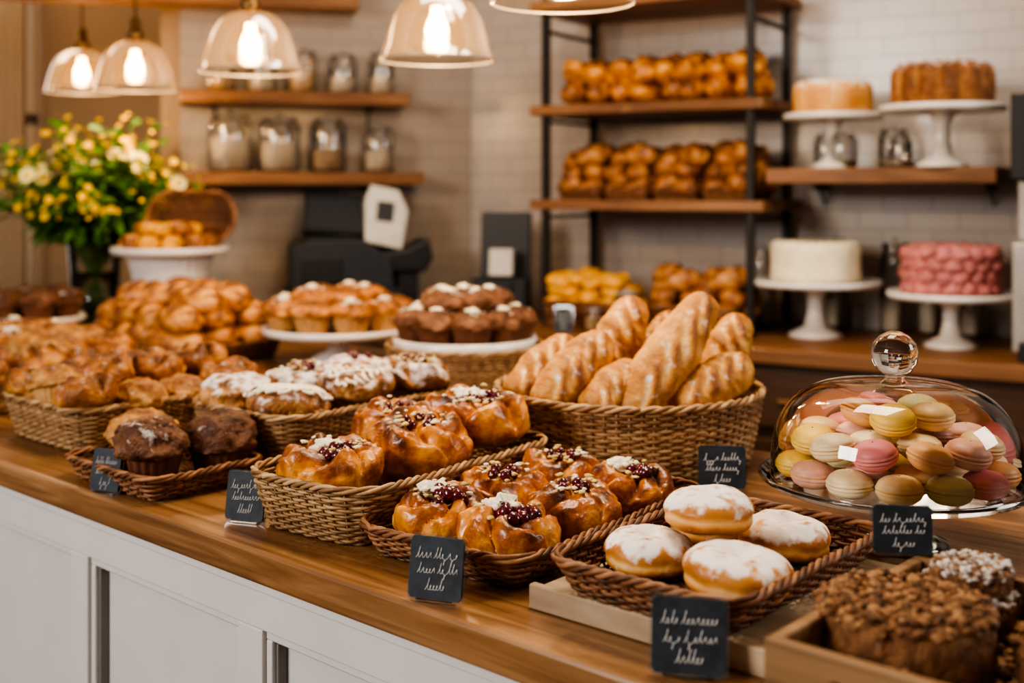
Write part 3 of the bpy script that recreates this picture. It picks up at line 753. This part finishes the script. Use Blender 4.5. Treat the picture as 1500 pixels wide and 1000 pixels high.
# B : basket with sugared muffins
cB=(-.318,2.03); fB=frame(cB,RZ)
put('wicker_basket',wicker(.27,.38,.05,.085,.022).mesh('wicker_basket_b',[M_wick]),(cB[0],cB[1],.951),RZ)
for me,x,y,z in ((muf_s[0],-.072,-.125,.985),(dan_i[0],.055,-.122,1.020),(dan_s[0],-.055,-.005,1.025),(dan_i[1],.068,.008,1.035),(muf_s[1],-.06,.115,.990),(dan_s[1],.07,.135,1.035)):
    put('sugared_muffin' ,me,fB(x,y,z),R(0,6),R(-.08,.08),s=1.05)
# C : basket with plain muffins
cC=(-.69,2.18); fC=frame(cC,RZ)
put('wicker_basket',wicker(.28,.38,.05,.070,.022).mesh('wicker_basket_c',[M_wick]),(cC[0],cC[1],.951),RZ)
e=empty('muffin_pile',(cC[0],cC[1],.951),RZ)
for i in range(2):
    for j in range(3): put('muffin',(muf_p+muf_g)[(i*3+j)%6],(-.06+i*.12,-.12+j*.12,.010),R(0,6),parent=e)
for i in range(3):
    for j in range(4): put('bun',[bun_p[0],muf_p[1],bun_p[2],bun_p[1],muf_p[2]][(i+j*2)%5],(-.098+i*.098+R(-.008,.008),-.145+j*.095,.064+(.022 if i==1 else 0)+R(-.006,.006)-(.035 if (i+j*2)%5 in (1,4) else 0)),R(0,6),R(-.3,.3),R(-.2,.2),parent=e,s=.88)
# D : far-left basket and tray
cD=(-1.04,2.42)
put('wicker_basket',wicker(.24,.28,.04,.07,.02).mesh('wicker_basket_d',[M_wick]),(cD[0],cD[1],.951),RZ)
fD=frame(cD,RZ)
for x,y in ((.05,-.06),(-.05,.0),(.05,.07)): put('folded_pastry',oval[0],fD(x,y,.995),R(0,3))
cD2=(-1.17,2.93); fD2=frame(cD2,RZ)
put('wicker_tray',wicker(.62,.30,.03,.045,.02).mesh('wicker_tray_d',[M_wick]),(cD2[0],cD2[1],.951),RZ)
e=empty('muffin_batch',(cD2[0],cD2[1],.951),RZ)
for i in range(5):
    for j in range(2): put('muffin',(muf_g+muf_p)[(i+2*j)%6],(-.24+i*.12,-.06+j*.12,.012),R(0,6),parent=e,s=1.1)
# E : chocolate muffins on low plate
cE=G(48,468,.995); e=empty('chocolate_muffin_stand',(cE.x,cE.y,.95))
mb=MB(); stand(mb,.15,.055,.07); put('stand',mb.mesh('stand_e',[M_white]),parent=e)
for k in range(7):
    t=k*pi/3; r=.098 if k<6 else 0
    put('muffin',muf_c[k%3],(r*math.cos(t),r*math.sin(t),.055),R(0,6),parent=e,s=.95)
# F : oval danish pile on a tray
cF=C(-.87,.86); rF=RZ
put('wicker_tray',wicker(.50,.34,.05,.045,.02).mesh('wicker_tray_f',[M_wickd]),(cF.x,cF.y,.951),rF)
e=empty('folded_pastry_pile',(cF.x,cF.y,.951),rF)
for k in range(24):
    lay=0 if k<9 else 1 if k<18 else 2
    i=[k,k-9,k-18][lay]
    if lay==0: x,y=-.16+.16*(i%3),-.10+.10*(i//3)
    elif lay==1: x,y=-.15+.15*(i%3),-.08+.10*(i//3)
    else: x,y=-.12+.12*(i%3),-.01+.10*(i//3)
    put('pastry',oval[k%3],(x+R(-.01,.01),y+R(-.01,.01),.02+.047*lay),R(-.5,.9),R(-.2,.2),R(-.15,.15),parent=e,s=1.05)
# second small board with pastry in front of the pile
cF2=C(-.62,.50); put('serving_board',(lambda m:(m.box(-.19,.19,-.11,.11,0,.025),m)[1])(MB()).mesh('serving_board',[M_shelf]),(cF2.x,cF2.y,.9505),RZ,bevel=.006)
for x,y in ((-.11,.0),(0,-.03),(.11,.01)): put('plain_bun',bun_p[1],frame(cF2,RZ)(x,y,.976),R(.6,1.4),s=.9)
# G : golden muffins on stand
cG=C(-.45,1.06); e=empty('golden_muffin_stand',(cG.x,cG.y,.95))
mb=MB(); stand(mb,.188,.09,.075); put('stand',mb.mesh('stand_g',[M_white]),parent=e)
for k in range(14):
    if k<9: t=k*2*pi/9+.2; r=.138; z=.09
    else: t=k*2*pi/5; r=.070; z=.118
    put('muffin',muf_g[k%3],(r*math.cos(t),r*math.sin(t),z),R(0,6),R(-.1,.1),parent=e,s=1.0)
# H : round basket + plate + chocolate muffins
cH=C(.01,1.05)
put('round_wicker_basket',wicker(.35,.35,.175,.085,.012).mesh('round_basket_h',[M_wick]),(cH.x,cH.y,.951))
e=empty('chocolate_muffin_plate',(cH.x,cH.y,1.035))
mb=MB(); mb.lathe([(.001,0),(.158,0),(.160,.004),(.162,.022),(.156,.022),(.153,.010),(.001,.010)],64); put('plate',mb.mesh('plate_h',[M_white]),parent=e)
for k in range(9):
    t=k*2*pi/9; put('muffin',muf_cc[k%2],(.112*math.cos(t),.112*math.sin(t),.010),R(0,6),parent=e,s=1.0)
for k in range(5):
    t=k*2*pi/5+.3; put('muffin',muf_cc[k%2],(.058*math.cos(t),.058*math.sin(t),.050),R(0,6),R(-.1,.1),parent=e,s=1.0)
# I : big basket with baguettes
cI=Vector((.19,1.955,.951))
put('large_round_wicker_basket',wicker(.43,.43,.215,.112,.025,.0026,.0165).mesh('round_basket_i',[M_wick]),cI)
bag=[loaf('baguette_%d'%k,120+k,.25,.037,4,M_bread,28,b0=.46,sl=.46,nz=.34,sug=.10,sw=.17) for k in range(4)]
def between(name,me,p1,p2,rad,roll=0,parent=None,r0=.037,L0_=.25):
    d=p2-p1; L=d.length+rad*.8; x=d.normalized(); up=Vector((0,-.75,.66)); y=up.cross(x).normalized(); zz=x.cross(y)
    M=Matrix((x,y,zz)).transposed().to_4x4(); o=put(name,me,(0,0,0)); s=rad/r0
    o.matrix_world=Matrix.Translation((p1+p2)/2)@M@Matrix.Rotation(roll,4,'X')@Matrix.Diagonal((L/L0_,s,s,1))@Matrix.Translation((0,0,-r0*.8))
    return o
for k,(a,b,r) in enumerate((((925,600,1.825),(1030,450,1.95),.041),((880,560,1.93),(925,452,2.03),.040),((800,585,1.83),(878,505,1.91),.040),
   ((757,575,1.93),(830,508,2.01),.036),((950,540,2.02),(985,472,2.08),.034),((1040,570,1.98),(1080,475,2.05),.037),
   ((1000,592,1.86),(1082,538,1.93),.040),((868,598,1.82),(925,548,1.88),.036),((975,560,1.99),(1000,500,2.05),.034))):
    between('baguette',bag[k%4],W(*a),W(*b),r,R(-.3,.3))
for k in range(5):
    o=put('baguette',bag[k%4],(cI.x-.11+.055*k,cI.y,.965),math.radians(90)+R(-.1,.1),s=(1.15,1,1))
# J : front basket with glossy danishes
rJ=math.radians(-37); cJ=(-.145,1.655); fJ=frame(cJ,rJ)
put('wicker_basket',wicker(.225,.42,.06,.070,.025).mesh('wicker_basket_j',[M_wick]),(cJ[0],cJ[1],.951),rJ)
for me,x,y,z,s in ((dan_b[0],-.008,-.138,.995,1.02),(dan_n[0],.030,-.012,1.008,1.05),(dan_b[1],.020,.128,1.022,1.12),(dan_n[1],-.068,.055,1.012,.95),(dan_n[2],.0,.03,.965,.9)):
    put('berry_danish' if me in dan_b else 'nut_danish',me,fJ(x,y,z),R(-.4,.4),R(.02,.18),s=s)
# K : tray with six berry buns
rK=math.radians(-38); cK=(.035,1.515); fK=frame(cK,rK)
put('wicker_tray',wicker(.25,.42,.03,.036,.026).mesh('wicker_tray_k',[M_wickd]),(cK[0],cK[1],.951),rK)
for i,(x,y,me) in enumerate(((-.056,-.125,bun_b[0]),(.056,-.135,bun_b[1]),(-.056,.0,bun_n[0]),(.058,-.008,bun_n[1]),(-.054,.122,bun_n[2]),(.060,.118,bun_b[2]))):
    put('berry_bun',me,fK(x,y,.963),R(-.5,.5),R(.04,.16),s=1.05)
# L : doughnut tray on a pale board
rL=math.radians(-41); cL=(.217,1.262)
mb=MB(); mb.box(-.14,.14,-.16,.16,0,.022); mb.box(-.145,.145,-.165,-.155,0,.026)
put('pale_wooden_board',mb.mesh('pale_board',[M_pale]),(.235,1.279,.9505),rL,bevel=.002)
put('wicker_tray',wicker(.225,.33,.03,.035,.026).mesh('wicker_tray_l',[M_wickd]),(cL[0]+.006,cL[1]+.004,.977),rL)
for k,(x,y,z,s) in enumerate(((.145,1.262,.985,.96),(.222,1.185,.985,1.06),(.298,1.312,.985,.97),(.209,1.268,1.027,.95),(.225,1.374,.985,.9))):
    put('sugar_doughnut',donut[k%3],(x,y,z),R(0,6),R(-.04,.04),R(-.05,.05),s=s)
# M : crate of crumb cakes
rM=math.radians(-42); oM=Vector((.200,.950)); fM=frame(oM,rM)   # front-left corner
cr=empty('wooden_crate',(oM.x,oM.y,.9505),rM)
mb=MB(); mb.box(0,.42,0,.29,.0,.036)
for (a,b,c,d) in ((0,.42,0,.012),(0,.42,.278,.29),(0,.012,.012,.278),(.408,.42,.012,.278)): mb.box(a,b,c,d,.036,.082)
put('slats',mb.mesh('crate',[M_crate]),parent=cr,bevel=.002)
cc=crumbcake('crumble_cake_large',1,.072,.052,.03,900); cs=crumbcake('crumble_cake_small',2,.05,.030,.75,420)
put('crumble_cake',cc,(.332,1.012,.988)); 
put('crumble_cake',crumbcake('crumble_cake_b',3,.055,.035,.1,500),(.463,.960,.988)) ; put('crumble_cake',crumbcake('crumble_cake_c',4,.040,.02,.1,400),(.280,.905,.988))
put('sugared_crumble_cake',cs,(.420,1.110,.988),s=1.0); put('sugared_crumble_cake',cs,(.425,1.105,1.020),2.0,s=.72)
put('sugared_crumble_cake',crumbcake('crumble_cake_e',6,.04,.03,.3,300),(.514,1.045,.988))
mb=MB(); rnd=random.Random(5)
for k in range(900):
    x,y=rnd.uniform(.02,.40),rnd.uniform(.02,.27); mb.blob((x,y,.038+rnd.random()*.006),rnd.uniform(.002,.006),k,.8,(1,1,.7),0,6,4,rnd.random())
put('crumbs',mb.mesh('crumbs',[M_crumbs]),parent=cr)
# N : glass cloche with macarons
cN=Vector((.474,1.48,.95)); zN=.075
e=empty('macaron_cloche',cN)
mb=MB(); mb.lathe([(.001,0),(.062,0),(.064,.004),(.05,.010),(.018,.02),(.014,.04),(.02,.062),(.05,.072),(.155,.073),(.163,.078),(.165,.084),(.161,.084),(.156,.078),(.001,.0765)],72)
put('glass_stand',mb.mesh('glass_stand',[M_glass]),parent=e)
mb=MB(); pr=[(.1505,.0785)]+[(.150*max(0,math.cos(a))**.48+.0005,.10+.100*math.sin(a)) for a in [pi/2*i/22 for i in range(23)]]
mb.lathe(pr,72); 
put('glass_dome',mb.mesh('glass_dome',[M_glass]),parent=e)
mb=MB(); mb.lathe([(.018,.198),(.012,.203),(.012,.208),(.020,.213),(.027,.225),(.0285,.235),(.026,.247),(.018,.257),(.008,.262),(.001,.263)],32)
mb.tube([(.150*math.cos(2*pi*i/72),.150*math.sin(2*pi*i/72),.080) for i in range(72)],.0022,6,True)
mb.tube([(.164*math.cos(2*pi*i/72),.164*math.sin(2*pi*i/72),.083) for i in range(72)],.0022,6,True)
mg,ntg,bg=mk('solid_glass'); bg.inputs['Transmission Weight'].default_value=1; bg.inputs['Roughness'].default_value=.02; bg.inputs['IOR'].default_value=1.45
nn=noise_n(ntg,5); rr_=ramp(ntg,nn.outputs['Fac'],[(.3,(.96,.97,.97)),(.7,(1,1,1))]); ntg.links.new(rr_.outputs[0],bg.inputs['Base Color'])
put('knob_and_rims',mb.mesh('knob',[mg]),parent=e)
cols=[('pink',(.78,.26,.26)),('rose',(.78,.44,.33)),('mint',(.64,.64,.32)),('lemon',(.86,.60,.12)),('cream',(.86,.64,.33)),('cocoa',(.36,.16,.11)),('peach',(.84,.47,.20)),('ivory',(.84,.70,.44))]
mac=[]
fill=plain('macaron_filling',(.80,.48,.18),.6,0,.15)
for nme,c in cols:
    mt=plain('macaron_'+nme,c,.45,0,.1,60); mb=MB(); r=.0245
    sh=[(.001,.0305),(r*.35,.0300),(r*.65,.0280),(r*.88,.0240),(r*.97,.0200),(r*.95,.0190),(r*1.02,.0182),(r*1.02,.0162),(r*.93,.0155)]
    fnr=lambda t,i,a,z:(a*(1+(.03*noise.noise(Vector((math.cos(t)*9,math.sin(t)*9,i))) if i>=5 else 0)),z,0,0)
    mb.lathe(sh,40,None,0,fnr); mb.lathe([(a,.0305-z) for a,z in sh],40,None,0,fnr)
    mb.lathe([(r*.90,.0180),(r*.96,.0152),(r*.90,.012)],32,None,1)
    mac.append(mb.mesh('macaron_'+nme,[mt,fill]))
e=empty('macarons',(cN.x,cN.y,cN.z+zN+.003)); rnd=random.Random(21)
order=[3,7,0,6,1,4,5,3,1,7,4,2,0,6,3,4,0,2,1,6,4,3,1,6,7,0,4]; oi=[0]
def ringm(n,r,z,tilt,off):
    for k in range(n):
        t=2*pi*k/n+off; oi[0]+=1
        put('macaron',mac[order[oi[0]%27]],(r*math.cos(t),r*math.sin(t),z),rnd.uniform(0,6),rnd.uniform(-tilt,tilt),rnd.uniform(-tilt,tilt),parent=e,s=1.08)
ringm(13,.118,0,.02,.1); ringm(7,.064,0,.02,.3); ringm(1,0,0,0,0)
ringm(11,.098,.034,.25,.2); ringm(5,.048,.034,.15,.0); ringm(5,.046,.068,.35,.6)

# ------------------------------------------------------------------ chalk price tags
def tag(loc,w,h,yaw,tilt=10,seed=0,foot=True):
    mb=MB(); rnd=random.Random(seed)
    def rr(w_,h_,r): return [(q[0],q[1]+h_/2) for q in path_rr(w_,h_,r,40)[0]]
    T=Matrix.Rotation(math.radians(-tilt),4,'X')
    mb.prism(rr(w,h,.003),-.0015,.0015,0,T@Matrix.Translation((0,0,.003)))
    mb.prism(rr(w*1.09,h*1.08,.004),.0018,.0032,2,T)
    if foot:
        mb.prism([(-w*.35,.0),(w*.35,.0),(w*.35,.002),(-w*.35,.002)],-.002,.022,2)
    lines=[(.66,.78,.15),(.42,.70,.14),(.15,.36,.16)]
    for li,(zf,wf,am) in enumerate(lines):
        x=-w*wf/2; pts=[]; segs=[]; first=True
        while x<w*wf/2:
            kind=0 if not first else 1
            if not first: kind=rnd.choice((0,0,0,1,2,3))
            hgt=h*am*{0:.50,1:1.25,2:.62,3:-.7}[kind]; adv=w*{0:.060,1:.062,2:.080,3:.06}[kind]; lw=adv*{0:.55,1:.40,2:.15,3:.45}[kind]
            first=False
            for q in range(10):
                t=q/10; zz=hgt*(.5-.5*math.cos(2*pi*t))
                pts.append((x+adv*t+math.sin(2*pi*t)*lw*.6+zz*.25,-.0022,.003+h*zf+zz+x*.04))
            x+=adv
            if rnd.random()<.10 and len(pts)>20: segs.append(pts); pts=[]; x+=w*.04; first=True
        if len(pts)>1: segs.append(pts)
        for s_ in segs: mb.tube([T@Vector(p) for p in s_],w*.0058,4,False,1)
    put('chalkboard_price_tag',mb.mesh('price_tag',[M_slate,M_chalk,M_acr]),loc,yaw)
yaw=math.radians
def tg(px,py,z,w,h,y,seed,tilt=10): tag(G(px,py,z),w,h,yaw(y),tilt,seed)
tg(152,722,.951,.050,.058,-22,1)
tg(357,765,.951,.056,.062,-18,2)
tg(636,882,.951,.061,.064,-20,3)
tg(1008,993,.951,.066,.066,-14,4)
tag(Vector((.305,1.735,.951)),.068,.060,yaw(-8),8,5)
q=fM(-.010,.283,1.030); tag(q,.056,.046,yaw(-8),6,6,False)
tag(G(690,574,.951),.042,.032,yaw(-15),10,7)
tag(U(.16,-.19,.9505),.055,.075,yaw(-20),8,8)

# ------------------------------------------------------------------ lights
def area(name,loc,target,size,energy,color,sy=None):
    l=bpy.data.lights.new(name,'AREA'); l.energy=energy; l.size=size; l.color=color
    if sy: l.shape='RECTANGLE'; l.size_y=sy
    o=bpy.data.objects.new(name,l); bpy.context.scene.collection.objects.link(o); o.location=loc
    o.rotation_euler=(Vector(target)-Vector(loc)).to_track_quat('-Z','Y').to_euler()
area('window_light',(-2.6,-.2,2.2),(0,1.8,.9),1.1,76,(1,.95,.89),.9)
area('ceiling_light_front',(.3,1.9,2.85),(.2,2.0,0),.7,24,(1,.84,.64))
area('ceiling_light_back',(.2,3.1,2.85),(.3,3.8,.9),1.4,14,(1,.85,.69))
area('area_light_right',(2.9,1.2,2.2),(.6,2.2,1.0),.9,28,(1,.95,.9))  # unseen area light on the right; no window is modelled there
area('recess_light',(-2.3,4.6,2.7),(-2.0,5.0,1),1.0,9,(1,.68,.38))
w=bpy.data.worlds.new('World'); bpy.context.scene.world=w; w.use_nodes=True
w.node_tree.nodes['Background'].inputs[0].default_value=(1,.97,.95,1); w.node_tree.nodes['Background'].inputs[1].default_value=.16

# ------------------------------------------------------------------ camera (level, with a lens shift)
cd=bpy.data.cameras.new('camera'); cd.lens=F/1500*36; cd.sensor_width=36; cd.shift_y=-(500-HY)/1500
cd.dof.use_dof=True; cd.dof.focus_distance=1.42; cd.dof.aperture_fstop=2.9; cd.clip_start=.05
co=bpy.data.objects.new('camera',cd); bpy.context.scene.collection.objects.link(co); co.location=(0,0,CZ); co.rotation_euler=(pi/2,0,0)
bpy.context.scene.camera=co
sc=bpy.context.scene
try:
    sc.view_settings.view_transform='AgX'; sc.view_settings.look='AgX - High Contrast'
except Exception as ex: print(ex)
sc.view_settings.exposure=.06
